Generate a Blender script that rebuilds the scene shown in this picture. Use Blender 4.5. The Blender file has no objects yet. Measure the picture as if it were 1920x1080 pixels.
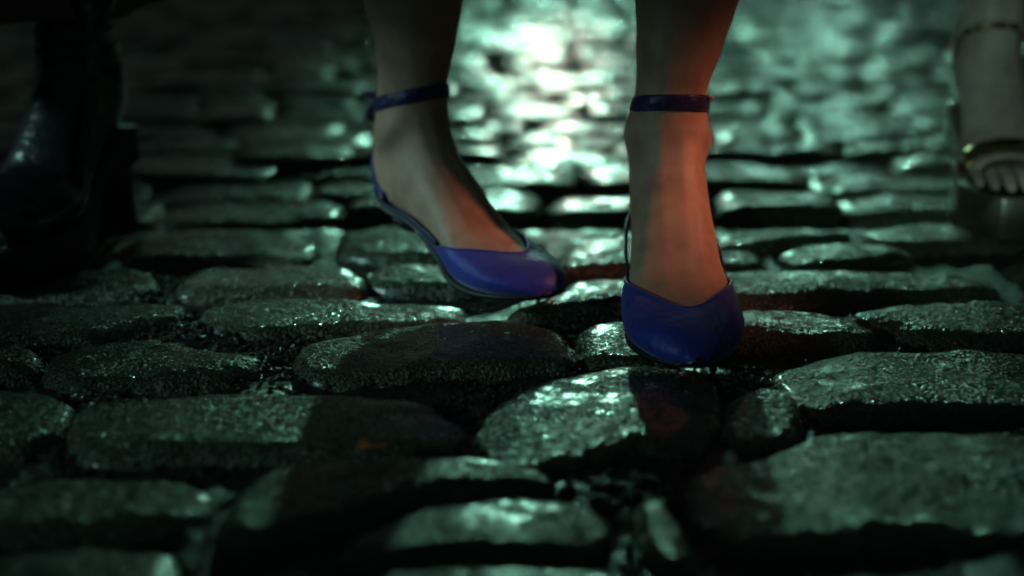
import bpy, bmesh, math, random
from mathutils import Vector, Matrix, noise
import numpy as np

random.seed(7)
scene = bpy.context.scene
C = scene.collection
R = math.radians

# ------------------------------------------------------------------ camera
PITCH = R(17.5)
CAM_H = 0.375
cam_d = bpy.data.cameras.new('camera')
cam = bpy.data.objects.new('camera', cam_d)
C.objects.link(cam)
cam.location = (0, 0, CAM_H)
cam.rotation_euler = (R(90) - PITCH, 0, 0)
cam_d.sensor_width = 36.0
cam_d.lens = 50.0
cam_d.clip_start = 0.02
cam_d.clip_end = 500
cam_d.dof.use_dof = True
cam_d.dof.focus_distance = 1.09
cam_d.dof.aperture_fstop = 2.1
scene.camera = cam

# ------------------------------------------------------------------ world
world = bpy.data.worlds.new('World')
scene.world = world
world.use_nodes = True
wn = world.node_tree.nodes
bg = wn['Background']
sky = wn.new('ShaderNodeTexSky')
sky.sky_type = 'NISHITA'
sky.sun_disc = False
sky.sun_elevation = R(-4)
sky.sun_rotation = R(0)
tint = wn.new('ShaderNodeMixRGB')
tint.blend_type = 'ADD'
tint.inputs[0].default_value = 1.0
tint.inputs[2].default_value = (0.042, 0.100, 0.075, 1)
world.node_tree.links.new(sky.outputs[0], tint.inputs[1])
world.node_tree.links.new(tint.outputs[0], bg.inputs[0])
bg.inputs[1].default_value = 0.15

# ------------------------------------------------------------------ lamps
def point(name, loc, color, power, radius):
    l = bpy.data.lights.new(name, 'POINT')
    l.color = color
    l.energy = power
    l.shadow_soft_size = radius
    o = bpy.data.objects.new(name, l)
    o.location = loc
    C.objects.link(o)
    return o

def spot(name, loc, aim, color, power, radius, size, blend=0.6):
    l = bpy.data.lights.new(name, 'SPOT')
    l.color = color
    l.energy = power
    l.shadow_soft_size = radius
    l.spot_size = R(size)
    l.spot_blend = blend
    o = bpy.data.objects.new(name, l)
    o.location = loc
    o.rotation_euler = (Vector(aim) - Vector(loc)).to_track_quat('-Z', 'Y').to_euler()
    C.objects.link(o)
    return o

# street lamps far behind the walkers: the glare on the wet stones
spot('street_lamp_light', (0.30, 16.0, 3.6), (0.42, 1.4, 0.0), (0.39, 1.0, 0.73), 1180, 0.10, 7.2, 1.0)
spot('headlamp_light', (0.13, 6.0, 0.68), (0.12, 2.4, 0.0), (1.0, 0.64, 0.54), 38, 0.08, 6.4, 1.0)
spot('street_lamp_light', (4.75, 22.0, 3.7), (0.88, 3.0, 0.0), (0.42, 1.0, 0.78), 300, 0.25, 3.6, 1.0)
# unseen cool light from the left, warm lamp from the right
spot('unseen_cool_light', (-1.35, 0.15, 0.50), (0.02, 1.10, 0.0), (0.50, 1.0, 0.96), 14.0, 0.05, 20, 1.0)
spot('unseen_cool_light', (-1.8, 1.05, 0.85), (-0.47, 1.24, 0.15), (0.50, 1.0, 0.95), 60.0, 0.10, 13)  # spot added only for the cool streak down the boot's instep
spot('unseen_cool_light', (-0.25, -0.25, 0.45), (0.52, 1.45, 0.13), (0.55, 1.0, 0.86), 19.0, 0.05, 13)  # extra spot added to brighten the sandalled foot beyond the walker's leg
spot('warm_lamp_light', (1.50, 0.55, 1.05), (0.215, 1.11, 0.13), (1.0, 0.36, 0.21), 66.0, 0.04, 8.6, 1.0)

scene.view_settings.view_transform = 'Standard'
scene.view_settings.look = 'None'
scene.view_settings.exposure = 0.0
scene.view_settings.gamma = 1.0
scene.view_settings.use_curve_mapping = False
scene.cycles.use_denoising = True
scene.cycles.max_bounces = 6
scene.cycles.caustics_reflective = False
scene.cycles.caustics_refractive = False
scene.cycles.sample_clamp_indirect = 4.0

# ------------------------------------------------------------------ helpers
SP, CP = math.sin(PITCH), math.cos(PITCH)
FPX = 50.0 / 36.0 * 1920
def ground(px, py, z=0.0):
    """where the sight line of a picture point (1920 x 1080) meets height z"""
    u = (px - 960) / FPX
    v = (540 - py) / FPX
    dy = CP + v * SP
    dz = -SP + v * CP
    t = (z - CAM_H) / dz
    return Vector((u * t, dy * t, z))

def project(p):
    d = p.y * CP - (p.z - CAM_H) * SP
    v = p.y * SP + (p.z - CAM_H) * CP
    return 960 + FPX * p.x / max(d, 1e-3), 540 - FPX * v / max(d, 1e-3), d

def mesh_obj(name, verts, faces, mat, parent=None, smooth=True):
    me = bpy.data.meshes.new(name)
    me.from_pydata([tuple(v) for v in verts], [], faces)
    me.validate()
    if smooth:
        me.polygons.foreach_set('use_smooth', [True] * len(me.polygons))
    me.update()
    o = bpy.data.objects.new(name, me)
    C.objects.link(o)
    if mat:
        me.materials.append(mat)
    if parent:
        o.parent = parent
    return o

def tag(o, label=None, cat=None, group=None, kind=None):
    if label: o['label'] = label
    if cat: o['category'] = cat
    if group: o['group'] = group
    if kind: o['kind'] = kind
    return o

def empty(name, loc=(0, 0, 0)):
    o = bpy.data.objects.new(name, None)
    o.empty_display_size = 0.05
    o.location = loc
    C.objects.link(o)
    return o

def cat_rom(keys, t):
    n = len(keys)
    t = max(0.0, min(n - 1 - 1e-6, t))
    i = int(t)
    f = t - i
    p0 = keys[max(i - 1, 0)]; p1 = keys[i]; p2 = keys[min(i + 1, n - 1)]; p3 = keys[min(i + 2, n - 1)]
    out = []
    for a, b, c, d in zip(p0, p1, p2, p3):
        out.append(0.5 * ((2 * b) + (-a + c) * f + (2 * a - 5 * b + 4 * c - d) * f * f + (-a + 3 * b - 3 * c + d) * f ** 3))
    return out

# ------------------------------------------------------------------ materials
def new_mat(name):
    m = bpy.data.materials.new(name)
    m.use_nodes = True
    nt = m.node_tree
    return m, nt, nt.nodes['Principled BSDF']

def N(nt, kind, **kw):
    n = nt.nodes.new(kind)
    for k, v in kw.items():
        if k.startswith('i_'):
            key = k[2:]
            n.inputs[int(key) if key.isdigit() else key.replace('_', ' ')].default_value = v
        else:
            setattr(n, k, v)
    return n

def stone_material(name='wet_granite', fscale=240.0, fthr=0.93, frough=0.20):
    m, nt, b = new_mat(name)
    L = nt.links.new
    geo = N(nt, 'ShaderNodeNewGeometry')
    oi = N(nt, 'ShaderNodeObjectInfo')
    big = N(nt, 'ShaderNodeTexNoise', i_Scale=14.0, i_Detail=4.0, i_Roughness=0.6)
    med = N(nt, 'ShaderNodeTexNoise', i_Scale=85.0, i_Detail=5.0, i_Roughness=0.65)
    fine = N(nt, 'ShaderNodeTexNoise', i_Scale=430.0, i_Detail=3.0, i_Roughness=0.6)
    vor = N(nt, 'ShaderNodeTexVoronoi', i_Scale=330.0)
    for n in (big, med, fine, vor):
        L(geo.outputs['Position'], n.inputs['Vector'])
    # colour: per stone hue, mineral grains, damp patches
    rs = N(nt, 'ShaderNodeValToRGB')
    e = rs.color_ramp.elements
    e[0].position = 0.0; e[0].color = (0.050, 0.064, 0.050, 1)
    e[1].position = 1.0; e[1].color = (0.105, 0.100, 0.080, 1)
    x = e.new(0.5); x.color = (0.075, 0.088, 0.068, 1)
    L(oi.outputs['Random'], rs.inputs[0])
    rg = N(nt, 'ShaderNodeValToRGB')
    e = rg.color_ramp.elements
    e[0].position = 0.35; e[0].color = (0.45, 0.45, 0.45, 1)
    e[1].position = 0.7; e[1].color = (1.7, 1.65, 1.5, 1)
    L(fine.outputs[0], rg.inputs[0])
    mu = N(nt, 'ShaderNodeMixRGB', blend_type='MULTIPLY'); mu.inputs[0].default_value = 1
    L(rs.outputs[0], mu.inputs[1]); L(rg.outputs[0], mu.inputs[2])
    rb = N(nt, 'ShaderNodeValToRGB')
    e = rb.color_ramp.elements
    e[0].position = 0.35; e[0].color = (0.55, 0.55, 0.52, 1)
    e[1].position = 0.65; e[1].color = (1.15, 1.15, 1.1, 1)
    L(med.outputs[0], rb.inputs[0])
    mu2 = N(nt, 'ShaderNodeMixRGB', blend_type='MULTIPLY'); mu2.inputs[0].default_value = 1
    L(mu.outputs[0], mu2.inputs[1]); L(rb.outputs[0], mu2.inputs[2])
    L(mu2.outputs[0], b.inputs['Base Color'])
    # roughness: wet film in patches
    mr = N(nt, 'ShaderNodeMapRange', i_1=0.38, i_2=0.62, i_3=0.22, i_4=0.42)
    L(big.outputs[0], mr.inputs[0])
    film = N(nt, 'ShaderNodeTexVoronoi', i_Scale=fscale)
    L(geo.outputs['Position'], film.inputs['Vector'])
    fm = N(nt, 'ShaderNodeMath', operation='GREATER_THAN', i_1=fthr)
    L(film.outputs['Color'], fm.inputs[0])
    rm = N(nt, 'ShaderNodeMix'); rm.inputs[3].default_value = frough
    L(fm.outputs[0], rm.inputs[0]); L(mr.outputs[0], rm.inputs[2])
    gcell = N(nt, 'ShaderNodeTexVoronoi', i_Scale=520.0)
    L(geo.outputs['Position'], gcell.inputs['Vector'])
    gsep = N(nt, 'ShaderNodeSeparateColor')
    L(gcell.outputs['Color'], gsep.inputs[0])
    gm = N(nt, 'ShaderNodeMath', operation='GREATER_THAN', i_1=0.72)
    L(gsep.outputs[1], gm.inputs[0])
    rg2 = N(nt, 'ShaderNodeMix'); rg2.inputs[3].default_value = 0.11
    L(gm.outputs[0], rg2.inputs[0]); L(rm.outputs[0], rg2.inputs[2])
    L(rg2.outputs[0], b.inputs['Roughness'])
    b.inputs['IOR'].default_value = 1.45
    # relief
    s1 = N(nt, 'ShaderNodeMath', operation='MULTIPLY', i_1=1.0)
    L(med.outputs[0], s1.inputs[0])
    bu1 = N(nt, 'ShaderNodeBump', i_Strength=0.5, i_Distance=0.0013)
    L(s1.outputs[0], bu1.inputs['Height'])
    bu2 = N(nt, 'ShaderNodeBump', i_Strength=0.8, i_Distance=0.0018)
    L(fine.outputs[0], bu2.inputs['Height']); L(bu1.outputs[0], bu2.inputs['Normal'])
    bu3 = N(nt, 'ShaderNodeBump', i_Strength=0.7, i_Distance=0.0018)
    L(vor.outputs['Distance'], bu3.inputs['Height']); L(bu2.outputs[0], bu3.inputs['Normal'])
    # mineral grains: every crystal face points its own way
    cell = N(nt, 'ShaderNodeTexVoronoi', i_Scale=520.0)
    L(geo.outputs['Position'], cell.inputs['Vector'])
    sub = N(nt, 'ShaderNodeVectorMath', operation='SUBTRACT'); sub.inputs[1].default_value = (0.5, 0.5, 0.5)
    L(cell.outputs['Color'], sub.inputs[0])
    scl = N(nt, 'ShaderNodeVectorMath', operation='MULTIPLY'); scl.inputs[1].default_value = (0.85, 0.95, 0.2)
    L(sub.outputs[0], scl.inputs[0])
    add = N(nt, 'ShaderNodeVectorMath', operation='ADD')
    L(bu3.outputs[0], add.inputs[0]); L(scl.outputs[0], add.inputs[1])
    nrm = N(nt, 'ShaderNodeVectorMath', operation='NORMALIZE')
    L(add.outputs[0], nrm.inputs[0])
    fsub = N(nt, 'ShaderNodeVectorMath', operation='SUBTRACT'); fsub.inputs[1].default_value = (0.92, 0.5, 0.5)
    L(film.outputs['Color'], fsub.inputs[0])
    fsc = N(nt, 'ShaderNodeVectorMath', operation='MULTIPLY'); fsc.inputs[1].default_value = (1.8, 0.35, 0.0)
    L(fsub.outputs[0], fsc.inputs[0])
    fad = N(nt, 'ShaderNodeVectorMath', operation='ADD')
    L(bu1.outputs[0], fad.inputs[0]); L(fsc.outputs[0], fad.inputs[1])
    fno = N(nt, 'ShaderNodeVectorMath', operation='NORMALIZE')
    L(fad.outputs[0], fno.inputs[0])
    nmx = N(nt, 'ShaderNodeMix', data_type='VECTOR')
    L(fm.outputs[0], nmx.inputs['Factor']); L(nrm.outputs[0], nmx.inputs[4]); L(fno.outputs[0], nmx.inputs[5])
    L(nmx.outputs[1], b.inputs['Normal'])
    # thin film of rain water
    cw = N(nt, 'ShaderNodeMapRange', i_1=0.42, i_2=0.6, i_3=0.9, i_4=0.1)
    L(med.outputs[0], cw.inputs[0]); L(cw.outputs[0], b.inputs['Coat Weight'])
    b.inputs['Coat Roughness'].default_value = 0.12
    b.inputs['Coat IOR'].default_value = 1.33
    L(bu1.outputs[0], b.inputs['Coat Normal'])
    return m

def grit_material():
    m, nt, b = new_mat('wet_joint_grit')
    L = nt.links.new
    geo = N(nt, 'ShaderNodeNewGeometry')
    n1 = N(nt, 'ShaderNodeTexNoise', i_Scale=260.0, i_Detail=4.0, i_Roughness=0.7)
    L(geo.outputs['Position'], n1.inputs['Vector'])
    r = N(nt, 'ShaderNodeValToRGB')
    r.color_ramp.elements[0].color = (0.010, 0.011, 0.010, 1)
    r.color_ramp.elements[1].color = (0.055, 0.050, 0.042, 1)
    L(n1.outputs[0], r.inputs[0]); L(r.outputs[0], b.inputs['Base Color'])
    bu = N(nt, 'ShaderNodeBump', i_Strength=0.9, i_Distance=0.003)
    L(n1.outputs[0], bu.inputs['Height']); L(bu.outputs[0], b.inputs['Normal'])
    b.inputs['Roughness'].default_value = 0.2
    return m

def skin_material(name, base, rough=0.52):
    m, nt, b = new_mat(name)
    L = nt.links.new
    geo = N(nt, 'ShaderNodeTexCoord')
    n1 = N(nt, 'ShaderNodeTexNoise', i_Scale=38.0, i_Detail=4.0)
    n2 = N(nt, 'ShaderNodeTexNoise', i_Scale=420.0, i_Detail=5.0)
    L(geo.outputs['Object'], n1.inputs['Vector']); L(geo.outputs['Object'], n2.inputs['Vector'])
    r = N(nt, 'ShaderNodeValToRGB')
    r.color_ramp.elements[0].position = 0.3
    r.color_ramp.elements[0].color = tuple(c * 0.68 for c in base) + (1,)
    r.color_ramp.elements[1].position = 0.7
    r.color_ramp.elements[1].color = tuple(min(1, c * 1.08) for c in base) + (1,)
    L(n1.outputs[0], r.inputs[0]); L(r.outputs[0], b.inputs['Base Color'])
    b.inputs['Roughness'].default_value = rough
    b.inputs['Subsurface Weight'].default_value = 0.15
    b.inputs['Subsurface Radius'].default_value = (0.010, 0.004, 0.002)
    b.inputs['Subsurface Scale'].default_value = 0.5
    bu = N(nt, 'ShaderNodeBump', i_Strength=0.25, i_Distance=0.0004)
    L(n2.outputs[0], bu.inputs['Height']); L(bu.outputs[0], b.inputs['Normal'])
    return m

def simple(name, col, rough=0.5, metal=0.0, sheen=0.0, bump=None, coat=0.0):
    m, nt, b = new_mat(name)
    L = nt.links.new
    tc = N(nt, 'ShaderNodeTexCoord')
    n1 = N(nt, 'ShaderNodeTexNoise', i_Scale=60.0, i_Detail=4.0)
    L(tc.outputs['Object'], n1.inputs['Vector'])
    r = N(nt, 'ShaderNodeValToRGB')
    r.color_ramp.elements[0].position = 0.3
    r.color_ramp.elements[0].color = tuple(c * 0.75 for c in col) + (1,)
    r.color_ramp.elements[1].position = 0.7
    r.color_ramp.elements[1].color = tuple(min(1, c * 1.15) for c in col) + (1,)
    L(n1.outputs[0], r.inputs[0]); L(r.outputs[0], b.inputs['Base Color'])
    b.inputs['Roughness'].default_value = rough
    b.inputs['Metallic'].default_value = metal
    b.inputs['Sheen Weight'].default_value = sheen
    b.inputs['Coat Weight'].default_value = coat
    b.inputs['Coat Roughness'].default_value = 0.08
    if bump:
        sc, dist = bump
        n2 = N(nt, 'ShaderNodeTexNoise', i_Scale=sc, i_Detail=4.0)
        L(tc.outputs['Object'], n2.inputs['Vector'])
        bu = N(nt, 'ShaderNodeBump', i_Strength=0.5, i_Distance=dist)
        L(n2.outputs[0], bu.inputs['Height']); L(bu.outputs[0], b.inputs['Normal'])
    return m

M_STONE = stone_material()
M_STONE_WORN = stone_material('worn_wet_granite', 140.0, 0.86, 0.055)
M_GRIT = grit_material()
M_SKIN = skin_material('skin', (0.56, 0.34, 0.25))
M_SKIN2 = skin_material('pale_skin', (0.52, 0.42, 0.36))
M_SATIN = simple('blue_satin', (0.028, 0.034, 0.40), 0.52, 0.1, 0.5, (40.0, 0.007))
_n, _l = M_SATIN.node_tree.nodes, M_SATIN.node_tree.links
for _tex in [n for n in _n if n.type == 'TEX_NOISE' and abs(n.inputs['Scale'].default_value - 42) < 1]:
    _mp = _n.new('ShaderNodeMapping'); _mp.inputs['Scale'].default_value = (1.7, 0.8, 1.0)
    _tc = [n for n in _n if n.type == 'TEX_COORD'][0]
    _l.new(_tc.outputs['Object'], _mp.inputs[0]); _l.new(_mp.outputs[0], _tex.inputs['Vector'])
    _tex.inputs['Detail'].default_value = 1.5
M_DSATIN = simple('dark_violet_satin', (0.022, 0.010, 0.09), 0.4, 0.1, 0.3, (90.0, 0.003))
M_SOLE = simple('dark_sole', (0.02, 0.018, 0.02), 0.45)
M_LINING = simple('tan_lining', (0.30, 0.16, 0.09), 0.6)
M_GOLD = simple('gold_metal', (0.75, 0.48, 0.20), 0.16, 1.0, 0, (50.0, 0.003))
M_DARKMETAL = simple('mirror_platform', (0.6, 0.54, 0.44), 0.3, 1.0, 0, (24.0, 0.003))
M_GEM = simple('clear_gem', (0.85, 0.85, 0.85), 0.05, 0.6)
M_LEATHER = simple('black_patent_leather', (0.006, 0.006, 0.007), 0.24, 0.0, 0, (55.0, 0.004), 0.6)
M_RUBBER = simple('black_rubber', (0.008, 0.008, 0.008), 0.5)
M_CLOTH = simple('brown_wool', (0.16, 0.12, 0.10), 0.9, 0.0, 0.3, (600.0, 0.001))
M_SKIRT = simple('dark_cloth', (0.02, 0.02, 0.03), 0.9, 0.0, 0.2)
M_LEAF = simple('dry_leaf', (0.75, 0.22, 0.06), 0.5)
M_WATER, _nt, _b = new_mat('rain_water')
_b.inputs['Base Color'].default_value = (0.05, 0.06, 0.06, 1)
_b.inputs['Roughness'].default_value = 0.03
_b.inputs['IOR'].default_value = 1.6

# ------------------------------------------------------------------ the street
def seg(px): return [ground(x, y) for x, y in px]
TR = [
 [(1290,885),(1350,862),(1443,848),(1510,815),(1560,803),(1700,798),(1920,803),(2080,830),(2060,960),(1900,988),(1700,992),(1500,1005),(1370,1010),(1310,960)],
 [(1200,940),(1235,930),(1262,965),(1300,1040),(1285,1062),(1240,1050),(1210,1000)],
 [(1452,690),(1490,672),(1560,655),(1640,650),(1800,650),(2000,660),(2080,700),(2050,760),(1900,765),(1700,758),(1580,762),(1530,765),(1490,735)],
 [(1290,600),(1395,583),(1500,585),(1590,600),(1640,622),(1620,634),(1500,636),(1395,634),(1300,640)],
 [(1598,588),(1650,575),(1750,567),(1880,567),(1990,575),(2050,600),(1980,635),(1800,638),(1740,630),(1680,612)],
 [(1295,520),(1380,510),(1600,507),(1760,510),(1840,525),(1870,538),(1780,545),(1650,549),(1500,558),(1420,566),(1300,562)],
 [(955,584),(1020,568),(1060,545),(1080,520),(1170,515),(1260,518),(1275,555),(1170,564),(1080,575),(1000,590)],
 [(895,790),(925,745),(1000,712),(1090,697),(1180,682),(1300,690),(1345,715),(1340,790),(1290,838),(1200,818),(1120,840),(1020,862),(930,850)],
 [(1368,740),(1420,718),(1480,735),(1512,775),(1498,808),(1440,830),(1375,832),(1358,790)],
 [(1085,620),(1110,600),(1180,592),(1270,600),(1290,640),(1270,665),(1170,668),(1100,662)],
 [(555,665),(600,640),(700,622),(820,605),(960,598),(1030,610),(1070,650),(1060,672),(960,682),(800,690),(650,700),(580,690)],
 [(140,800),(160,760),(300,747),(480,742),(620,738),(800,750),(870,790),(850,825),(700,838),(500,838),(300,842),(170,850)],
 [(80,690),(110,652),(200,637),(300,635),(400,650),(490,667),(470,688),(420,700),(300,708),(150,712)],
 [(-100,600),(0,580),(100,568),(250,562),(345,565),(325,588),(240,603),(180,622),(60,628),(-60,632)],
 [(385,575),(450,561),(600,556),(780,558),(875,568),(860,586),(760,597),(620,604),(480,616),(400,604)],
 [(-180,655),(0,640),(55,650),(72,668),(40,690),(-150,700)],
 [(-180,738),(0,728),(80,738),(135,755),(110,795),(50,830),(-150,850)],
 [(-80,930),(60,897),(200,888),(330,893),(400,912),(385,942),(300,968),(150,985),(0,990),(-100,975)],
 [(-180,1060),(0,1035),(180,1022),(310,1025),(335,1080),(300,1180),(0,1200),(-180,1180)],
 [(425,985),(450,925),(530,872),(650,864),(780,866),(900,858),(990,872),(1035,893),(1000,902),(860,916),(720,942),(600,980),(480,1010)],
 [(640,1035),(680,985),(760,955),(880,936),(1000,928),(1100,945),(1140,985),(1115,1020),(1000,1030),(800,1032),(700,1045)],
 [(400,1140),(480,1070),(560,1050),(600,1075),(560,1180),(420,1200)],
 [(640,1110),(720,1062),(900,1050),(1100,1062),(1250,1085),(1280,1200),(1000,1250),(680,1250)],
 [(1420,1110),(1600,1070),(1850,1068),(2050,1090),(2050,1250),(1450,1250)],
 [(340,530),(380,506),(500,500),(640,500),(682,525),(660,544),(500,548),(360,548)],
 [(695,512),(730,499),(850,495),(1000,498),(1060,505),(1040,526),(900,538),(760,536),(705,528)],
 [(-50,512),(100,500),(250,500),(292,520),(270,545),(100,546),(-50,545)],
 [(220,440),(330,422),(450,420),(560,428),(595,455),(580,480),(480,478),(350,478),(240,478)],
 [(640,440),(700,427),(850,425),(980,430),(1020,448),(990,470),(850,476),(720,480),(655,465)],
 [(1040,475),(1080,447),(1200,440),(1280,450),(1275,488),(1150,495),(1065,497)],
 [(1298,482),(1350,468),(1420,470),(1440,492),(1400,500),(1295,502)],
 [(1462,470),(1500,454),(1600,450),(1690,458),(1705,474),(1640,485),(1540,495),(1495,490)],
 [(1620,432),(1700,420),(1810,416),(1950,420),(1990,440),(1850,452),(1720,455),(1650,446)],
 [(1340,442),(1400,428),(1520,425),(1595,432),(1560,442),(1440,456),(1350,458)],
]

def in_poly(p, poly):
    c = False
    n = len(poly)
    for i in range(n):
        a, b = poly[i], poly[(i + 1) % n]
        if (a.y > p.y) != (b.y > p.y) and p.x < (b.x - a.x) * (p.y - a.y) / (b.y - a.y) + a.x:
            c = not c
    return c

def resample(poly, n, smooth=2):
    cut = 0.16
    pts = [Vector((p.x, p.y)) for p in poly]
    for _ in range(smooth):                      # Chaikin, keeps corners soft
        q = []
        for i in range(len(pts)):
            a, b = pts[i], pts[(i + 1) % len(pts)]
            q += [a.lerp(b, cut), a.lerp(b, 1 - cut)]
        pts = q
    seglen = [(pts[(i + 1) % len(pts)] - pts[i]).length for i in range(len(pts))]
    tot = sum(seglen)
    out = []
    i, acc = 0, 0.0
    for k in range(n):
        s = tot * k / n
        while acc + seglen[i] < s:
            acc += seglen[i]; i += 1
        f = (s - acc) / max(seglen[i], 1e-9)
        out.append(pts[i].lerp(pts[(i + 1) % len(pts)], f))
    return out

def stone_mesh(poly, nA, nR, rng, z0=0.0, tilt=(0, 0), dome=0.006, edge=0.008, depth=0.045, amp=1.0):
    """a worn sett: lumpy domed top, rounded shoulder, sides down into the joint"""
    out = resample(poly, nA)
    c = sum(out, Vector((0, 0))) / len(out)
    off = Vector((rng.uniform(-50, 50), rng.uniform(-50, 50), rng.uniform(-50, 50)))
    out = [q + (q - c).normalized() * (0.0045 * noise.noise(Vector((q.x * 28, q.y * 28, 0)) + off) + 0.0018 * noise.noise(Vector((q.x * 90, q.y * 90, 0)) + off)) for q in out]
    verts = []
    def relief(x, y):
        p = Vector((x, y, 0)) + off
        h = noise.noise(p * 14) * 0.0032 + noise.noise(p * 40) * 0.0014
        h += noise.noise(p * 110) * 0.0005
        if nR > 12:
            h += noise.noise(p * 230) * 0.00025
        return h * amp
    verts.append((c.x, c.y, z0 + dome + relief(c.x, c.y)))
    ts = [((k + 1) / nR) ** 0.85 for k in range(nR)]
    for t in ts:
        for q in out:
            p = c.lerp(q, t)
            wob = 1 + 0.02 * noise.noise(Vector((q.x, q.y, 0)) * 70 + off) * t
            p = c + (p - c) * wob
            z = z0 + dome * (1 - t ** 2.2) - edge * max(0, t - 0.72) ** 2 / 0.0784 * 0.35
            z += relief(p.x, p.y) + (p.x - c.x) * tilt[0] + (p.y - c.y) * tilt[1]
            verts.append((p.x, p.y, z))
    # shoulder and side rings
    prof = [(0.0018, 0.0014), (0.0042, 0.0038), (0.0068, 0.0078), (0.0086, 0.014), (0.0092, 0.024), (0.008, depth)]
    for dr, dz in prof:
        for k, q in enumerate(out):
            a, b = out[(k - 1) % nA], out[(k + 1) % nA]
            tn = (b - a).normalized()
            nr = Vector((tn.y, -tn.x))
            if nr.dot(q - c) < 0: nr = -nr
            base = verts[1 + (nR - 1) * nA + k]
            wob = noise.noise(Vector((q.x * 60, q.y * 60, dz * 90)) + off) * 0.0016
            verts.append((base[0] + nr.x * (dr * edge / 0.008 + wob), base[1] + nr.y * (dr * edge / 0.008 + wob), base[2] - dz))
    faces = [(0, 1 + k, 1 + (k + 1) % nA) for k in range(nA)]
    for r in range(nR - 1 + len(prof)):
        o1, o2 = 1 + r * nA, 1 + (r + 1) * nA
        for k in range(nA):
            k2 = (k + 1) % nA
            faces.append((o1 + k, o2 + k, o2 + k2, o1 + k2))
    # wind faces so that normals point up
    a, b, d = Vector(verts[0]), Vector(verts[1]), Vector(verts[2])
    if (b - a).cross(d - a).z < 0:
        faces = [tuple(reversed(f)) for f in faces]
    return verts, faces, c

stones = []     # (verts, faces, centre)
rng = random.Random(11)
traced = [seg(p) for p in TR]
for i, poly in enumerate(traced):
    r = random.Random(100 + i)
    c = sum(poly, Vector()) / len(poly)
    near = c.y < 1.25
    stones.append(stone_mesh(poly, 110 if near else 72, 26 if near else 14, r,
                             z0=r.uniform(-0.003, 0.002), tilt=(r.uniform(-.03, .03), r.uniform(-.02, .02)),
                             dome=0.0025, edge=0.008))
# further courses, laid row by row
def covered(poly):
    c = sum(poly, Vector()) / len(poly)
    for t in traced:
        tc = sum(t, Vector()) / len(t)
        if abs(tc.x - c.x) > 0.5 or abs(tc.y - c.y) > 0.4: continue
        for p in poly + [c]:
            if in_poly(p, t): return True
        for p in t + [tc]:
            if in_poly(p, poly): return True
    return False
YJ = 1.418
y = 0.36
row = 0
while y < 6.4:
    dpt = rng.uniform(0.092, 0.128) if y < 1.6 else rng.uniform(0.076, 0.104)
    if y < YJ and y + dpt > YJ - 0.02: y = YJ
    half = 0.75 + y * 0.42
    x = -half + rng.uniform(0, 0.1)
    ph = rng.uniform(0, 6)
    wav = lambda xx: 0.014 * math.sin(xx * 3.1 + ph * 0.25) + 0.02 * math.sin(xx * 1.3 + 1)
    while x < half:
        ln = rng.uniform(0.14, 0.29) if y < 1.7 else rng.uniform(0.10, 0.20)
        g = rng.uniform(0.012, 0.022)
        x0, x1 = x + g / 2, x + ln - g / 2
        gy = 0.009
        y0, y1 = y + gy + rng.uniform(-.006, .007), y + dpt - gy + rng.uniform(-.009, .006)
        j = lambda s=0.007: rng.uniform(-s, s)
        poly = []
        w0, w1 = wav(x0), wav(x1)
        wm = wav((x0 + x1) / 2)
        q = lambda a, b, cc: Vector((a, b, 0))
        poly = [Vector((x0 + j(), y0 + w0 + j(), 0)), Vector(((x0 * 2 + x1) / 3, y0 + wm - .004 + j(.004), 0)),
                Vector(((x0 + 2 * x1) / 3, y0 + wm - .004 + j(.004), 0)), Vector((x1 + j(), y0 + w1 + j(), 0)),
                Vector((x1 + .004 + j(.004), (y0 + y1) / 2 + w1, 0)), Vector((x1 + j(), y1 + w1 + j(), 0)),
                Vector(((x0 + 2 * x1) / 3, y1 + wm + .004 + j(.004), 0)), Vector(((x0 * 2 + x1) / 3, y1 + wm + .004 + j(.004), 0)),
                Vector((x0 + j(), y1 + w0 + j(), 0)), Vector((x0 - .004 + j(.004), (y0 + y1) / 2 + w0, 0))]
        near_traced = y < 1.9
        if near_traced and covered(poly):            # cut the stone back where it would run into its neighbour
            full = poly
            for keep, side in ((.75, 0), (.75, 1), (.5, 0), (.5, 1), (.32, 0), (.32, 1)):
                ax = min(p.x for p in full) if side == 0 else max(p.x for p in full)
                poly = [Vector((ax + (p.x - ax) * keep, p.y, 0)) for p in full]
                if not covered(poly): break
                poly = None
        if poly:
            far = y > 2.2
            stones.append(stone_mesh(poly, 36 if far else 56, 7 if far else 11, rng,
                                     z0=rng.uniform(-0.008, 0.006), tilt=(rng.uniform(-.035, .035), rng.uniform(-.06, .045)),
                                     dome=rng.uniform(.001, .005), edge=rng.uniform(.006, .009), amp=1.2))
        x += ln
    y += dpt
    row += 1
    if y < YJ < y + 0.15:
        y = YJ

def bed_mesh():
    verts, faces = [], []
    xs = np.concatenate([np.linspace(-40, -3.4, 12), np.linspace(-3.2, -0.8, 50), np.linspace(-0.78, 0.9, 150), np.linspace(0.95, 3.2, 46), np.linspace(3.4, 40, 12)])
    ys = np.concatenate([np.linspace(-30, 0.2, 8), np.linspace(0.3, 1.7, 130), np.linspace(1.74, 6.5, 120), np.linspace(6.8, 90, 16)])
    for yy in ys:
        for xx in xs:
            p = Vector((xx, yy, 3.3))
            z = (-0.0105 if yy < 1.42 else -0.020) + noise.noise(p * 16) * 0.005 + noise.noise(p * 60) * 0.004 + noise.noise(p * 150) * 0.0016
            verts.append((xx, yy, z))
    nx = len(xs)
    for a in range(len(ys) - 1):
        for b in range(nx - 1):
            i = a * nx + b
            faces.append((i, i + 1, i + nx + 1, i + nx))
    return verts, faces
v, f = bed_mesh()
street = mesh_obj('cobbled_street', v, f, M_GRIT)
tag(street, kind='structure')

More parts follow.
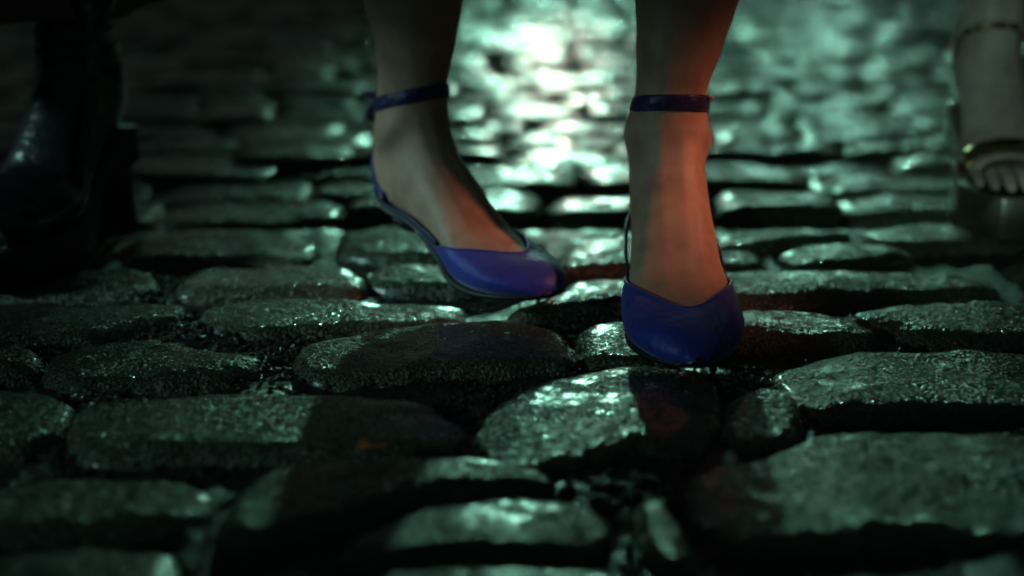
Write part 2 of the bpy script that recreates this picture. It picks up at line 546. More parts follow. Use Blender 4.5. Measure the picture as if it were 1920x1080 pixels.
# stones that the picture shows are parts; those beyond its edges are one mass
vis, hid = [], []
for s in stones:
    px, py, d = project(Vector((s[2].x, s[2].y, 0)))
    w = 0.14 * FPX / d
    if -w < px < 1920 + w and -40 < py < 1080 + 140:
        vis.append((d, s))
    else:
        hid.append(s)
vis.sort(key=lambda a: a[0])
for d, s in vis[295:]:
    hid.append(s)
vis = vis[:295]
surf_pts = []
for d, (v, f, c) in vis:
    lv = [(a - c.x, b - c.y, z) for a, b, z in v]
    o = mesh_obj('cobblestone', lv, f, M_STONE if c.y < 1.6 else M_STONE_WORN, street)
    o.location = (c.x, c.y, 0)
    for _ in range(14):
        surf_pts.append(Vector(rng.choice(v)))
hv, hf = [], []
for v, f, c in hid:
    n0 = len(hv)
    hv += v
    hf += [tuple(i + n0 for i in ff) for ff in f]
tag(mesh_obj('cobblestone_mass', hv, hf, M_STONE, street), kind='stuff')
print('stones visible', len(vis), 'mass', len(hid))

# loose grit and small pebbles washed into the joints
def ico(r, sub=1):
    bm = bmesh.new()
    bmesh.ops.create_icosphere(bm, subdivisions=sub, radius=r)
    vs = [v.co.copy() for v in bm.verts]
    fs = [tuple(v.index for v in f.verts) for f in bm.faces]
    bm.free()
    return vs, fs
iv, iff = ico(1.0, 1)
gv, gf = [], []
polys_near = [resample(t, 24, 1) for t in traced]
def free_spot(p):
    for _, (v, f, c) in vis[:0]:
        pass
    for t, q in zip(traced, polys_near):
        if abs(q[0].x - p.x) < 0.4 and in_poly(p, t): return False
    return True
spots = []
clusters = [((470,600),60,24),((530,665),50,18),((330,590),45,16),((880,755),60,45),((900,800),40,30),((1060,640),45,22),
            ((120,640),60,12),((240,735),80,10),((1500,700),30,30),((1410,690),40,14),((90,830),60,40),((1560,560),60,6),((680,520),14,10),
            ((1180,890),60,50),((310,520),30,14),((1130,590),50,8)]
for (cx, cy), sx, sy in clusters:
    for _ in range(260):
        p = ground(cx + rng.gauss(0, sx), cy + rng.gauss(0, sy))
        if free_spot(p): spots.append((p, rng.uniform(.0007, .0032)))
for _ in range(5200):
    p = ground(rng.uniform(-100, 2020), rng.uniform(500, 1090))
    if free_spot(p): spots.append((p, rng.uniform(.0007, .0026)))
for p, r in spots:
    n0 = len(gv)
    sx, sy, sz = r * rng.uniform(.7, 1.5), r * rng.uniform(.7, 1.5), r * rng.uniform(.5, 1.1)
    z = -0.0105 + noise.noise(Vector((p.x, p.y, 3.3)) * 16) * 0.005 + noise.noise(Vector((p.x, p.y, 3.3)) * 60) * 0.004 + sz * 0.5
    ang = rng.uniform(0, 6.28)
    ca, sa = math.cos(ang), math.sin(ang)
    for q in iv:
        k = 1 + 0.25 * noise.noise(q * 2 + p * 900)
        a, b = q.x * sx * k, q.y * sy * k
        gv.append((p.x + a * ca - b * sa, p.y + a * sa + b * ca, z + q.z * sz * k))
    gf += [tuple(i + n0 for i in ff) for ff in iff]
tag(mesh_obj('joint_gravel', gv, gf, M_GRIT, street, smooth=False), kind='stuff')

# rain drops lying on the stones
dv, df = [], []
ivd, ifd = ico(1.0, 2)
for p in surf_pts:
    r = rng.uniform(.0004, .0009) if p.y < 1.6 else rng.uniform(.0008, .0024)
    n0 = len(dv)
    for q in ivd:
        dv.append((p.x + q.x * r, p.y + q.y * r, p.z + q.z * r * 0.55))
    df += [tuple(i + n0 for i in ff) for ff in ifd]
tag(mesh_obj('rain_drops', dv, df, M_WATER), 'scattered rain drops glinting on the wet cobblestones', 'water drops', kind='stuff')

# fallen leaf
lf = ground(700, 858, 0.0)
bm_v, bm_f = [], []
nl = 10
for i in range(nl + 1):
    t = i / nl
    w = 0.0048 * math.sin(math.pi * min(1, t * 1.02)) ** 0.7 + 0.0002
    for j, s in enumerate((-1, 0, 1)):
        bm_v.append((t * 0.017 - 0.0085, s * w * (1 + .2 * math.sin(9 * t)), 0.0045 + 0.0025 * abs(s) + 0.0014 * math.sin(5 * t + s)))
for i in range(nl):
    for j in range(2):
        a = i * 3 + j
        bm_f.append((a, a + 3, a + 4, a + 1))
leaf = mesh_obj('fallen_leaf', bm_v, bm_f, M_LEAF)
leaf.location = (lf.x, lf.y, 0.002)
leaf.scale = (1.1, 1.1, 1.1)
leaf.rotation_euler = (R(10), R(-6), R(-12))
m_ = leaf.modifiers.new('thick', 'SOLIDIFY'); m_.thickness = 0.0004
tag(leaf, 'small dry orange leaf lying wet on the cobbles at lower left', 'leaf')

# ------------------------------------------------------------------ feet and legs
# side profile of a foot and leg: front point (f, z), back point (f, z), half width, sideways offset (mm)
FOOT = [
 (-1, 13, -1, 8, 5, 0), (-6, 21, -6, 4, 15, 0), (-20, 28, -20, 3, 28.5, 0), (-42, 34, -42, 3, 40.5, 0),
 (-66, 43, -68, 3, 43.5, 0), (-86, 54, -94, 8, 42, 0), (-102, 71, -116, 20, 37, 0), (-117, 88, -142, 36, 34.5, 0),
 (-132, 106, -172, 50, 32.5, 0), (-142, 120, -200, 58, 32, 0), (-147, 132, -222, 68, 31.5, 0), (-150, 142, -231, 88, 31.5, 0),
 (-152, 152, -229, 115, 32.5, 0), (-153, 164, -223, 145, 31, 0), (-153, 182, -220, 175, 29.5, 1), (-150, 215, -224, 215, 35, 5),
 (-146, 260, -240, 260, 43, 10), (-142, 310, -256, 310, 50, 12), (-140, 360, -258, 360, 53, 12), (-138, 410, -245, 410, 50, 10),
 (-128, 490, -240, 490, 50, 4), (-128, 560, -250, 560, 58, -4), (-120, 760, -275, 760, 75, -20), (-115, 880, -285, 880, 82, -35)]

def raise_heel(keys, phi, ball=(-72, 6)):
    """the same foot with the heel lifted off the toes by phi degrees; the shin stays upright"""
    def rot(p, c, a):
        a = R(a); x, z = p[0] - c[0], p[1] - c[1]
        return (c[0] + x * math.cos(a) - z * -math.sin(a), c[1] - x * math.sin(a) + z * math.cos(a))
    A = (-190, 130); A2 = rot(A, ball, phi)
    out = []
    for i, (F0, F1, B0, B1, W, S) in enumerate(keys):
        res = []
        for p in ((F0, F1), (B0, B1)):
            if i <= 11:
                w = max(0, min(1, (-p[0] - 58) / 40.0))
                q = rot(p, ball, phi * w)
            else:
                w = max(0, min(1, (16 - i) / 4.0))
                q = rot((A2[0] + p[0] - A[0], A2[1] + p[1] - A[1]), A2, phi * w)
            res += list(q)
        out.append((*res, W, S))
    return out

class Foot:
    def __init__(self, keys, side=1, inner=1):
        self.k = keys
        self.side = side
    def pt(self, t, th, off=0.0):
        """t: key index along the leg, th: degrees from the front, 180 = back / sole"""
        F0, F1, B0, B1, W, S = cat_rom(self.k, t)
        fm, zm = (F0 + B0) / 2, (F1 + B1) / 2
        af, az = (F0 - B0) / 2, (F1 - B1) / 2
        a = R(th)
        c, s = math.cos(a), math.sin(a)
        ex = 0.88
        cc = math.copysign(abs(c) ** ex, c)
        ss = math.copysign(abs(s) ** ex, s)
        # foot region: widest point sits low, near the sole
        low = max(0.0, min(1.0, (8.5 - t) / 4.0))
        if low > 0:
            cc2 = cc
            W2 = W * (1 - 0.20 * low * max(0, c))
            if c < 0:
                cc2 = -abs(c) ** (0.62)
                cc = cc * (1 - low) + cc2 * low
            W = W2
        x = W * ss * self.side + S * self.side
        f = fm + af * cc
        z = zm + az * cc
        return Vector((x, f, z)) * 0.001
    def normal(self, t, th):
        e = 0.05
        a = self.pt(min(t + e, len(self.k) - 1.001), th) - self.pt(max(t - e, 0), th)
        b = self.pt(t, th + 3) - self.pt(t, th - 3)
        n = a.cross(b)
        F0, F1, B0, B1, W, S = cat_rom(self.k, t)
        c = Vector((S * self.side, (F0 + B0) / 2, (F1 + B1) / 2)) * 0.001
        if n.dot(self.pt(t, th) - c) < 0: n = -n
        return n.normalized() if n.length > 1e-12 else Vector((0, 0, 1))
    def at(self, t, th, off):
        return self.pt(t, th) + self.normal(t, th) * off

def loft(foot, ts, nA, cap0=True, cap1=True, deform=None):
    vs, fs = [], []
    for t in ts:
        for k in range(nA):
            p = foot.pt(t, 360.0 * k / nA)
            if deform: p = deform(p, t, 360.0 * k / nA)
            vs.append(p)
    for r in range(len(ts) - 1):
        for k in range(nA):
            k2 = (k + 1) % nA
            fs.append((r * nA + k, r * nA + k2, (r + 1) * nA + k2, (r + 1) * nA + k))
    if cap0: fs.append(tuple(range(nA)))
    if cap1: fs.append(tuple(reversed(range((len(ts) - 1) * nA, len(ts) * nA))))
    return vs, fs

def frame(loc, yaw, pitch=0.0, roll=0.0):
    """foot frame: local +y is the toe direction; placed with the toe tip at loc, toe towards the camera"""
    return Matrix.Translation(loc) @ Matrix.Rotation(R(180 + yaw), 4, 'Z') @ Matrix.Rotation(R(roll), 4, 'Y') @ Matrix.Rotation(R(pitch), 4, 'X')

def xf(m, vs): return [m @ v for v in vs]

def leg_verts(foot, m, t0=0.0, lean=(0, 0), kz=0.165, hip=None, nA=56, step=0.2, toes=None):
    """leg mesh in world space; above the ankle it bends towards the hip point"""
    ts = []
    t = t0
    while t < len(foot.k) - 1:
        ts.append(t)
        t += 0.12 if t < 2 else step
    ts.append(len(foot.k) - 1.001)
    vs, fs = loft(foot, ts, nA)
    vs = xf(m, vs)
    return vs, fs

def straighten(vs, pivot, lean):
    out = []
    for v in vs:
        h = v.z - pivot.z
        if h > 0:
            w = min(1, h / 0.06)
            v = v + Vector((lean[0], lean[1], 0)) * h * w
        out.append(v)
    return out

def calm(m, foot_key_t, yaw):
    pass

def build_leg(foot, m, lean, t0=0.0, upright=0.0):
    """upright: degrees of foot pitch to take back out above the ankle so that the shin stands"""
    ts = []
    t = t0
    while t < len(foot.k) - 1:
        ts.append(t)
        t += 0.1 if t < 2 else 0.2
    ts.append(len(foot.k) - 1.001)
    piv = Vector((0, -0.186, 0.135))
    def de(p, t, th):
        w = max(0.0, min(1.0, (t - 10.0) / 4.0))
        w = w * w * (3 - 2 * w)
        if upright and w > 0:
            p = piv + Matrix.Rotation(R(-upright) * w, 3, 'X') @ (p - piv)
        # tendon and ankle bones
        q = foot.pt(t, th)
        nz = noise.noise(p * 38) * 0.0010
        n = foot.normal(t, th)
        bone = 0.0
        if 10.5 < t < 13.8:
            for ang, tc in ((88, 12.0), (272, 12.5)):
                d2 = ((th - ang) / 24) ** 2 + ((t - tc) / 0.8) ** 2
                bone += 0.0042 * math.exp(-d2)
        if 4 < t < 12:
            for ang in (-16, 10, 30):
                a = (th + 180) % 360 - 180
                bone += 0.0006 * math.exp(-((a - ang) / 7) ** 2)
        return p + n * (nz + bone)
    vs, fs = loft(foot, ts, 72, deform=de)
    vs = xf(m, vs)
    pz = (m @ Vector((0, -0.186, 0.15)))
    return straighten(vs, pz, lean), fs

def blob(c, r, nu=32, nv=20):
    vs, fs = [], []
    for i in range(nv + 1):
        a = math.pi * i / nv
        for j in range(nu):
            b = 2 * math.pi * j / nu
            vs.append(Vector((c.x + r[0] * math.sin(a) * math.cos(b), c.y + r[1] * math.sin(a) * math.sin(b), c.z + r[2] * math.cos(a))))
    for i in range(nv):
        for j in range(nu):
            j2 = (j + 1) % nu
            fs.append((i * nu + j, (i + 1) * nu + j, (i + 1) * nu + j2, i * nu + j2))
    return vs, fs

def merge(parts):
    V, F = [], []
    for vs, fs in parts:
        n = len(V)
        V += list(vs)
        F += [tuple(i + n for i in f) for f in fs]
    return V, F

def thicken(o, th, offset=-1):
    m = o.modifiers.new('thick', 'SOLIDIFY')
    m.thickness = th
    m.offset = offset
    return o

def grid_faces(nr, nc, wrap=False):
    fs = []
    for r in range(nr - 1):
        for c in range(nc if wrap else nc - 1):
            c2 = (c + 1) % nc
            fs.append((r * nc + c, r * nc + c2, (r + 1) * nc + c2, (r + 1) * nc + c))
    return fs

def band(foot, m, path, width, off, th, name, mat, parent, nw=5, closed=False, wrinkle=0.0, xform=None):
    """ribbon lying on the foot along path [(t, theta), ...]"""
    P = [foot.at(t, a, off(i / (len(path) - 1)) if callable(off) else off) for i, (t, a) in enumerate(path)]
    Nn = [foot.normal(t, a) for t, a in path]
    n = len(P)
    vs = []
    for i in range(n):
        if closed:
            tg = P[(i + 1) % n] - P[(i - 1) % n]
        else:
            tg = P[min(i + 1, n - 1)] - P[max(i - 1, 0)]
        tg.normalize()
        sd = Nn[i].cross(tg).normalized()
        w = width(i / (n - 1)) if callable(width) else width
        for k in range(nw):
            u = k / (nw - 1) - 0.5
            q = P[i] + sd * (u * w) + Nn[i] * (0.0008 * (1 - (2 * u) ** 2))
            if wrinkle:
                q += Nn[i] * wrinkle * noise.noise(Vector((i * 0.35, u * 6, 2)))
            if xform: q = xform(q)
            vs.append(q)
    fs = []
    for i in range(n if closed else n - 1):
        i2 = (i + 1) % n
        for k in range(nw - 1):
            fs.append((i * nw + k, i * nw + k + 1, i2 * nw + k + 1, i2 * nw + k))
    o = mesh_obj(name, xf(m, vs), fs, mat, parent)
    thicken(o, th, 0)
    return o

def sole_mesh(foot, m, t1, grow, th, name, mat, parent, t0=0.15, curve=None):
    """outsole: a plate under the foot from toe to heel"""
    vs = []
    ts = [t0 + (t1 - t0) * (i / 30) ** 0.9 for i in range(31)]
    nc = 9
    for i, t in enumerate(ts):
        F0, F1, B0, B1, W, S = cat_rom(foot.k, t)
        w = W * 0.93 + grow
        if i > 26: w *= math.cos((i - 26) / 4 * 1.25)
        if t > 5.5: w *= 1 - 0.22 * min(1, (t - 5.5) / 2.0) * (1 - min(1, max(0, (t - 8) / 1.5)))
        for k in range(nc):
            u = 2 * k / (nc - 1) - 1
            vs.append(Vector((u * w, B0 + (grow if t < 1 else 0), B1 - 1.0)) * 0.001)
    o = mesh_obj(name, xf(m, vs), grid_faces(len(ts), nc), mat, parent)
    thicken(o, th, -1 if True else 1)
    return o

def pump(foot, m, person, bow_side, up=0.0, gem=False, lean=(0, 0)):
    """pointed satin slingback: vamp with a V topline, side straps, heel cup, ankle strap"""
    nth, ntt = 72, 26
    vs = []
    for i in range(ntt):
        u = i / (ntt - 1)
        for k in range(nth):
            th = 360.0 * k / nth
            a = abs((th + 180) % 360 - 180)
            a = math.sqrt(a * a + 625) - 22
            if a < 100:
                tt = 2.85 + 3.95 * (a / 100) ** 1.0
            else:
                tt = 6.80 - 1.5 * min(1, (a - 100) / 40)
            t = u ** 0.75 * tt
            nn_ = foot.normal(max(t, 0.6), th)
            if t < 1.2:
                nn_ = (nn_ * (t / 1.2) + Vector((0, 1, 0)) * (1 - t / 1.2)).normalized()
            p = foot.pt(max(t, 0.02), th) + nn_ * 0.0022
            fold = 0.0008 * noise.noise(Vector((p.x * 60, p.y * 25, p.z * 60))) * min(1, t / 3.5)
            p += nn_ * fold
            if i == 0: p = Vector((0, 0.0022, 0.010)) + (p - Vector((0, 0.0022, 0.010))) * 0.02
            vs.append(p)
    shoe = mesh_obj('shoe', xf(m, vs), grid_faces(ntt, nth, True) + [tuple(range(nth))], M_SATIN, person)
    thicken(shoe, 0.0014, 0)
    def top_t(th):
        a = math.sqrt(abs(th) ** 2 + 625) - 22
        return 2.85 + 3.95 * (a / 100) if a < 100 else 6.80 - 1.5 * min(1, (a - 100) / 40)
    path = [(top_t(-105 + 210 * i / 60), -105 + 210 * i / 60) for i in range(61)]
    band(foot, m, path, 0.0016, 0.0030, 0.0010, 'topline_binding', M_SATIN, shoe, nw=5)
    # insole and outsole
    sole_mesh(foot, m, 10.1, 3.0, 0.0035, 'outsole', M_SOLE, shoe)
    lo = sole_mesh(foot, m @ Matrix.Translation((0, 0, 0.0014)), 10.0, 0.8, 0.001, 'insole', M_LINING, shoe, t0=4.0)
    # small heel lift
    hb = []
    for zz, s in ((0.0, 0.9), (-0.005, 0.85), (-0.009, 0.80)):
        for k in range(20):
            a = 2 * math.pi * k / 20
            hb.append(Vector((0.023 * s * math.cos(a), -0.198 + 0.021 * s * math.sin(a), 0.0545 + zz + 0.0085 * math.sin(a) * -1)))
    hf_ = grid_faces(3, 20, True) + [tuple(range(19, -1, -1)), tuple(range(40, 60))]
    mesh_obj('heel', xf(m, hb), hf_, M_SOLE, shoe)
    # side straps rise from the vamp corners and meet behind the heel
    for sgn in (1, -1):
        path = [(6.1 + (11.5 - 6.1) * u, sgn * (100 + 80 * u ** 1.5)) for u in [i / 30 for i in range(31)]]
        band(foot, m, path, lambda u: 0.0085 - 0.004 * math.sin(math.pi * min(1, u * 1.3)) + (0.003 if u > .85 else 0),
             lambda u: 0.0020 + 0.0050 * math.sin(math.pi * u) ** 1.0, 0.0014, 'side_strap', M_DSATIN, shoe)
    # heel cup
    hc = []
    for i in range(9):
        t = 9.6 + 2.1 * i / 8
        for k in range(25):
            th = 180 + (k / 24 - 0.5) * 2 * (58 - 30 * (i / 8))
            hc.append(foot.at(t, th, 0.0026))
    thicken(mesh_obj('heel_cup', xf(m, hc), grid_faces(9, 25), M_SATIN, shoe), 0.0016, 0)
    # ankle strap
    piv = Vector((0, -0.186, 0.135))
    def upx(t):
        w = max(0.0, min(1.0, (t - 10.0) / 4.0)); w = w * w * (3 - 2 * w)
        rot = Matrix.Rotation(R(-up) * w, 3, 'X')
        return lambda q: piv + rot @ (q - piv)
    TS = 13.45
    fx = upx(TS)
    pz = (m @ Vector((0, -0.186, 0.15)))
    n = 72
    path = [(TS + 0.10 * math.cos(2 * math.pi * i / n), 360.0 * i / n) for i in range(n)]
    st = band(foot, m, path, 0.0130, 0.0010, 0.0012, 'ankle_strap', M_DSATIN, shoe, nw=9, closed=True, wrinkle=0.0007, xform=fx)
    for v in st.data.vertices:
        h = v.co.z - pz.z
        if h > 0:
            v.co += Vector((lean[0], lean[1], 0)) * h * min(1, h / 0.06)
    if bow_side:
        a0 = bow_side
        c0 = fx(foot.at(TS, a0, 0.004)); nn = foot.normal(TS, a0)
        tg = (foot.at(TS, a0 + 5, 0.004) - foot.at(TS, a0 - 5, 0.004)).normalized()
        parts = []
        kv, kf = blob(Vector((0, 0, 0)), (0.0045, 0.0045, 0.0065), 14, 10)
        parts.append(([c0 + v for v in kv], kf))
        for sg, upv, ln in ((1, 0.55, 0.020), (-1, 0.9, 0.017), (1, -1.4, 0.026), (-1, -1.8, 0.022)):
            d = (tg * sg * 0.7 + Vector((0, 0, 1)) * upv + nn * 0.75).normalized()
            w = Vector((0, 0, 1)).cross(d).normalized() * 0.5 + nn * 0.2
            rows = []
            for i in range(8):
                u = i / 7
                wd = 0.0048 * (0.35 + math.sin(math.pi * min(1, u * .8 + .1)))
                p = c0 + d * ln * u + nn * 0.003 * math.sin(3 * u)
                for k in range(4):
                    rows.append(p + w * (k / 3 - .5) * 2 * wd + nn * 0.0012 * math.sin(k * 2 + 5 * u))
            parts.append((rows, grid_faces(8, 4)))
        V, F = merge(parts)
        o = mesh_obj('bow', xf(m, V), F, M_DSATIN, shoe)
        thicken(o, 0.0008, 0)
    if gem:
        c0 = foot.at(TS, gem, 0.0045)
        gv_, gf_ = blob(c0 + Vector((0, 0, 0.005)), (0.0026, 0.0026, 0.0026), 8, 5)
        g = mesh_obj('buckle_stone', xf(m, gv_), gf_, M_GEM, shoe, smooth=False)
    return shoe

# --- woman in blue shoes
walker = empty('person', (0.05, 1.2, 0))
def adopt(root):
    """children were built in world space; keep them there under the moved root"""
    for ch in root.children:
        ch.matrix_parent_inverse = root.matrix_basis.inverted()

foot = Foot(FOOT, side=-1)
mR = frame(Vector((0.133, 0.977, 0.002)), 1.0)
FOOT_L = raise_heel(FOOT, 1)
mL = frame(Vector((0.036, 1.118, 0.013)), 43.0, pitch=4.0, roll=0) @ Matrix.Scale(0.94, 4)
LEAN_R = (0.03, 0.0)
LEAN_L = (0.18, 0.0)
UP_L = 0.0
partsR = build_leg(foot, mR, LEAN_R)
partsL = build_leg(Foot(FOOT_L, side=1), mL, LEAN_L, upright=UP_L)
topR = sum(partsR[0][-72:], Vector()) / 72
topL = sum(partsL[0][-72:], Vector()) / 72
hipc = (topR + topL) / 2
pel = blob(hipc + Vector((0, 0, 0.03)), (0.17, 0.13, 0.14))
V, F = merge([partsR, partsL, pel])
body = mesh_obj('body', V, F, M_SKIN, walker)
footL = Foot(FOOT_L, side=1)
pump(foot, mR, walker, None, gem=62, lean=LEAN_R)
pump(footL, mL, walker, 155, up=UP_L, lean=LEAN_L)
def skirt_mesh(c, r0, r1, z0, z1, folds=9, amp=0.02, nA=96, nR=24, sq=0.8):
    vs = []
    for i in range(nR):
        t = i / (nR - 1)
        rr = r0 + (r1 - r0) * t
        for k in range(nA):
            a = 2 * math.pi * k / nA
            w = rr + amp * (1 - t) * math.sin(folds * a + math.sin(a * 2)) 
            vs.append(Vector((c.x + w * math.cos(a), c.y + w * sq * math.sin(a), z0 + (z1 - z0) * t)))
    return vs, grid_faces(nR, nA, True)
sv, sf = skirt_mesh(hipc, 0.27, 0.16, 0.62, 1.05)
thicken(mesh_obj('skirt', sv, sf, M_SKIRT, walker), 0.002)
adopt(walker)
tag(walker, 'person walking in blue satin pumps with ankle straps, bare legs, one foot lifted', 'person')

# --- person in metallic platform sandals, at the right edge
sandal_person = empty('person', (0.55, 1.5, 0))
def lift(keys, dz, heel, cut=None):
    out = []
    for F0, F1, B0, B1, W, S in keys:
        def up(f): return dz + heel * max(0, min(1, (-f - 70) / 130.0)) ** 1.1
        out.append((F0, F1 + up(F0), B0, B1 + up(B0), W, S))
    return out
K2 = lift(FOOT, 42, 3)
K2 = K2[:]
K2[0] = (-46, 74, -46, 52, 30, 0); K2[1] = (-48, 76, -48, 49, 36, 0); K2[2] = (-52, 78, -52, 47, 40, 0); K2[3] = (-60, 81, -60, 46, 42, 0)
f2 = Foot(K2, side=-1)
def toe_mesh(p0, p1, r0, r1, p2):
    """bent toe: knuckle to tip, as a lofted tube"""
    P = [p0, p0.lerp(p1, .5), p1, p1.lerp(p2, .6), p2]
    Rr = [r0, r0, (r0 + r1) / 2, r1, r1 * 0.55]
    pts, rr = [], []
    for i in range(17):
        q = cat_rom([tuple(p) + (r,) for p, r in zip(P, Rr)], i / 16 * 4)
        pts.append(Vector(q[:3])); rr.append(q[3])
    rr[-1] = 0.0008
    vs = []
    for i, p in enumerate(pts):
        d = (pts[min(i + 1, 16)] - pts[max(i - 1, 0)]).normalized()
        s = d.cross(Vector((0, 0, 1))).normalized()
        u = s.cross(d)
        for k in range(14):
            a = 2 * math.pi * k / 14
            vs.append(p + (s * math.cos(a) + u * math.sin(a)) * rr[i])
    return vs, grid_faces(17, 14, True) + [tuple(range(16 * 14, 17 * 14))]
m2 = frame(Vector((0.492, 1.335, 0.0)), -5.0)
m2b = frame(Vector((0.70, 1.50, 0.0)), 4.0)
def bare_leg(fo, m, side):
    parts = [build_leg(fo, m, (0.02 * side, 0))]
    # big toe inside, little toe outside (outside is towards -x*side in foot frame)
    specs = [(-27, 9.2, 0), (-9, 6.6, 1), (6, 6.2, -2), (20, 5.9, -8), (33, 5.4, -16)]
    for x, r, df in specs:
        x = x * side
        p0 = Vector((x * 0.92, -62 + df * .4, 60)); p1 = Vector((x, -32 + df, 58 if abs(x) != 27 else 57)); p2 = Vector((x * 1.02, -8 + df, 50))
        tv, tf = toe_mesh(p0 * .001, p1 * .001, r * .00115, r * .001, p2 * .001)
        parts.append((xf(m, tv), tf))
    return parts
fa, fb = Foot(K2, side=-1), Foot(K2, side=1)
pa = bare_leg(fa, m2, 1)
pb = bare_leg(fb, m2b, -1)
tA = sum(pa[0][0][-72:], Vector()) / 72
tB = sum(pb[0][0][-72:], Vector()) / 72
pel = blob((tA + tB) / 2 + Vector((0, 0, 0.02)), (0.17, 0.13, 0.14))
V, F = merge(pa + pb + [pel])
mesh_obj('body', V, F, M_SKIN2, sandal_person)

def sandal(fo, m, person, side):
    # platform: outline extruded, front edge rounded
    vs = []
    ts = [i / 34 for i in range(35)]
    nc = 11
    levels = []
    outline = []
    for i in range(29):
        u = i / 28
        f = -6 - 214 * u
        w = 46 * math.sin(math.pi * min(1, (u * 1.0 + 0.035) * 2.6) / 2) ** 0.55 if u < .35 else 46 - 14 * math.sin(math.pi * min(1, (u - .35) / .4) / 2) ** 2
        outline.append((f, w))
    def topz(f): return 44 + (57) * max(0, min(1, (-f - 75) / 125.0)) ** 1.15
    def botz(f): return 0 + (56) * max(0, min(1, (-f - 100) / 105.0)) ** 1.1
    loop = [(f, w) for f, w in outline] + [(f, -w) for f, w in reversed(outline)]
    n = len(loop)
    for lv, ins in ((0.0, 1.0), (0.06, 0.0), (0.5, -0.6), (0.94, 0.0), (1.0, 1.2)):
        for f, w in loop:
            z = botz(f) + (topz(f) - botz(f)) * lv
            ww = w - math.copysign(ins, w)
            vs.append(Vector((ww, f - (ins if f > -15 else 0), z)) * .001)
    fs = grid_faces(5, n, True)
    h = n // 2
    for base in (0, 4 * n):
        for i in range(h - 1):
            q = (base + i, base + i + 1, base + n - 2 - i, base + n - 1 - i)
            fs.append(q if base else tuple(reversed(q)))
    sh = mesh_obj('sandal', xf(m, vs), fs, M_DARKMETAL, person)
    b = sh.modifiers.new('bev', 'BEVEL'); b.width = 0.001; b.segments = 2; b.limit_method = 'ANGLE'
    hb = []
    for zz, s in ((0.060, 1.0), (0.045, 0.86), (0.004, 0.84), (0.0, 0.8)):
        for k in range(24):
            a = 2 * math.pi * k / 24
            hb.append(Vector((0.030 * s * math.cos(a), -0.196 + 0.027 * s * math.sin(a), zz + (0.012 * -math.sin(a) if zz > .06 else 0))))
    mesh_obj('heel', xf(m, hb), grid_faces(4, 24, True) + [tuple(range(23, -1, -1)), tuple(range(72, 96))], M_DARKMETAL, sh)
    # toe strap over the knuckles
    path = [(3.5 + 0.05 * math.cos(i), -108 + 216 * i / 30) for i in range(31)]
    band(fo, m, path, 0.019, 0.0025, 0.0016, 'toe_strap', M_GOLD, sh, nw=6)
    for k, a in enumerate((-98, -84, -60, 60, 84, 98)):
        c0 = fo.at(3.4 + (k % 2) * 0.35, a, 0.005)
        v_, f_ = blob(c0, (0.0028, 0.0028, 0.0028), 8, 5)
        mesh_obj('strap_stud', xf(m, v_), f_, M_GEM if k % 2 else M_GOLD, sh, smooth=False)
    # ankle strap with stones
    TS = 11.6
    n = 60
    st = band(fo, m, [(TS, 360.0 * i / n) for i in range(n)], 0.007, 0.002, 0.0016, 'ankle_strap', M_GOLD, sh, nw=4, closed=True)
    for k in range(14):
        c0 = fo.at(TS, 360.0 * k / 14 + 10, 0.0045)
        v_, f_ = blob(c0, (0.0024, 0.0024, 0.0024), 8, 5)
        mesh_obj('strap_stone', xf(m, v_), f_, M_GEM, sh, smooth=False)
    for sgn in (1, -1):
        path = [(10.0 + (TS - 10.0) * u, sgn * (150 - 30 * u)) for u in [i / 14 for i in range(15)]]
        band(fo, m, path, 0.006, 0.003, 0.0015, 'heel_strap', M_GOLD, sh, nw=4)
    return sh
sandal(fa, m2, sandal_person, 1)
sandal(fb, m2b, sandal_person, -1)
sv, sf = skirt_mesh((tA + tB) / 2, 0.27, 0.16, 0.62, 1.05)
thicken(mesh_obj('skirt', sv, sf, M_SKIRT, sandal_person), 0.002)
adopt(sandal_person)
tag(sandal_person, 'person standing at the right edge in gold platform sandals with jewelled ankle strap', 'person')

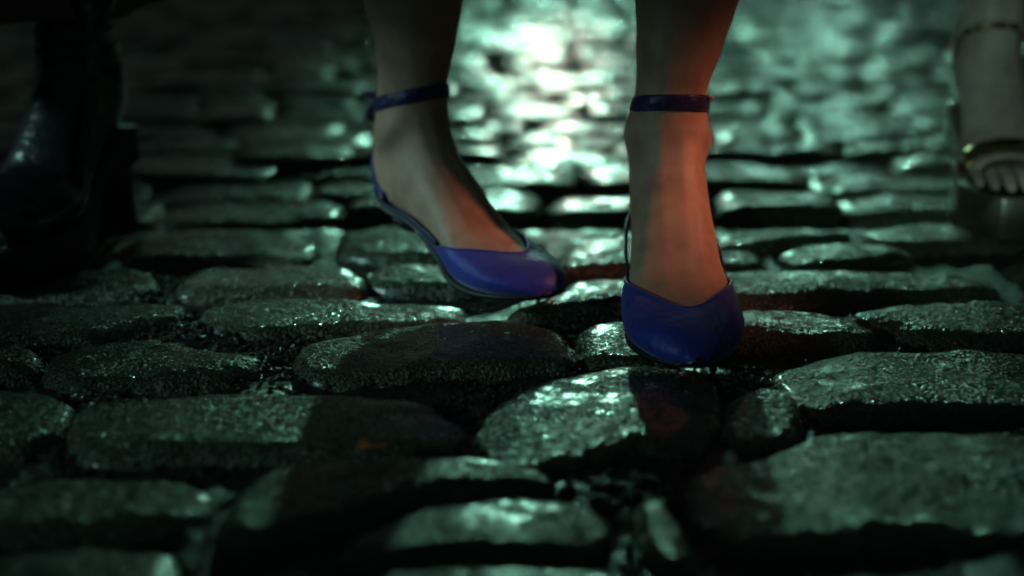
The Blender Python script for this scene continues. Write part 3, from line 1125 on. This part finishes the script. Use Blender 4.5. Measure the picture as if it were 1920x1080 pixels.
# --- person in black boots, at the left edge
boot_person = empty('person', (-0.4, 1.4, 0))
KB = []
for i, (F0, F1, B0, B1, W, S) in enumerate(lift(FOOT, 30, 8)):
    g = 6 if i > 3 else 5
    if i <= 4: F1 += 14 - i
    if i == 0: W, F1, B1 = 14, F1 - 2, 32
    if i == 1: W += 8
    if i == 2: W += 6
    F0 += 3; B0 -= 3
    if i >= 10: F0 += 2; B0 -= 2; g = 5
    KB.append((F0, F1 + 5, B0, B1, W + g, S))
KB = KB[:20]
KBL = lift(FOOT, 30, 8)
def boot(m, person, side):
    fo = Foot(KB, side=side)
    ts = [i * 0.14 for i in range(int(18.6 / 0.14))]
    def de(p, t, th):
        if t < 1: return p
        n = fo.normal(t, th)
        w = 0.0
        if 8 < t < 17:
            w = 0.0013 * noise.noise(Vector((math.sin(R(th)) * 1.2, math.cos(R(th)) * 1.2, t * 1.6 + side))) + \
                0.0007 * math.sin(t * 5.0 + 2 * math.sin(R(th * 2))) * math.exp(-((t - 13) / 2.2) ** 2)
        return p + n * w
    vs, fs = loft(fo, ts, 72, cap1=False, deform=de)
    b = mesh_obj('boot', xf(m, vs), fs, M_LEATHER, person)
    # welted platform sole and block heel
    vs = []
    outline = []
    for i in range(31):
        u = i / 30
        f = 8 - 246 * u
        w = 50 * math.sin(math.pi * min(1, (u + 0.03) * 3.4) / 2) ** 0.5 if u < .3 else 50 - 12 * math.sin(math.pi * min(1, (u - .3) / .35) / 2) ** 2
        if u > .93: w *= 1 - ((u - .93) / .07) ** 2 * .45
        outline.append((f, w))
    def topz(f): return 38 + 66 * max(0, min(1, (-f - 70) / 135.0)) ** 1.1
    def botz(f): return 2 + 66 * max(0, min(1, (-f - 95) / 60.0)) ** 1.2
    loop = [(f, w) for f, w in outline] + [(f, -w) for f, w in reversed(outline)]
    n = len(loop)
    for lv, ins in ((0.0, 2.0), (0.08, 0.0), (0.55, 0.6), (0.60, -1.0), (0.94, -1.0), (1.0, 1.0)):
        for f, w in loop:
            z = botz(f) + (topz(f) - botz(f)) * lv
            vs.append(Vector((w - math.copysign(ins, w), f - (ins if f > 0 else 0), z)) * .001)
    fs = grid_faces(6, n, True)
    h = n // 2
    for base in (0, 5 * n):
        for i in range(h - 1):
            q = (base + i, base + i + 1, base + n - 2 - i, base + n - 1 - i)
            fs.append(q if base else tuple(reversed(q)))
    mesh_obj('platform_sole', xf(m, vs), fs, M_RUBBER, b)
    hb = []
    for zz, s in ((0.092, 1.0), (0.05, 0.93), (0.003, 0.95), (0.0, 0.9)):
        for k in range(28):
            a = 2 * math.pi * k / 28
            ca, sa = math.cos(a), math.sin(a)
            hb.append(Vector((0.036 * s * math.copysign(abs(ca) ** .7, ca), -0.203 + 0.032 * s * math.copysign(abs(sa) ** .8, sa), zz)))
    mesh_obj('heel', xf(m, hb), grid_faces(4, 28, True) + [tuple(range(27, -1, -1)), tuple(range(84, 112))], M_RUBBER, b)
    return b
mB = frame(Vector((-0.455, 1.185, 0.0)), -12.0)
mB2 = frame(Vector((-0.72, 1.42, 0.0)), -24.0)
boot(mB, boot_person, -1)
boot(mB2, boot_person, 1)
fl = [Foot(KBL, side=-1), Foot(KBL, side=1)]
p1 = build_leg(fl[0], mB, (0, 0)); p2 = build_leg(fl[1], mB2, (0, 0))
# the legs turn in to meet at the hips
tA = sum(p1[0][-72:], Vector()) / 72
tB = sum(p2[0][-72:], Vector()) / 72
V, F = merge([p1, p2, blob((tA + tB) / 2 + Vector((0, 0, .02)), (0.17, 0.15, 0.14))])
mesh_obj('body', V, F, M_SKIN2, boot_person)
def coat_mesh():
    c = (tA + tB) / 2
    vs = []
    nA, nR = 120, 30
    for i in range(nR):
        t = i / (nR - 1)
        for k in range(nA):
            a = 2 * math.pi * k / nA
            rx = 0.160 * (1 - t) + 0.17 * t
            ry = 0.235 * (1 - t) + 0.14 * t
            w = 1 + 0.06 * (1 - t) * math.sin(7 * a + math.sin(3 * a)) 
            vs.append(Vector((c.x + rx * w * math.cos(a), c.y + ry * w * math.sin(a), 0.214 + 0.80 * t + 0.004 * math.sin(5 * a))))
    return vs, grid_faces(nR, nA, True)
cv, cf = coat_mesh()
thicken(mesh_obj('long_coat', cv, cf, M_CLOTH, boot_person), 0.004)
adopt(boot_person)
tag(boot_person, 'person standing at the left edge in glossy black platform boots and long brown coat', 'person')
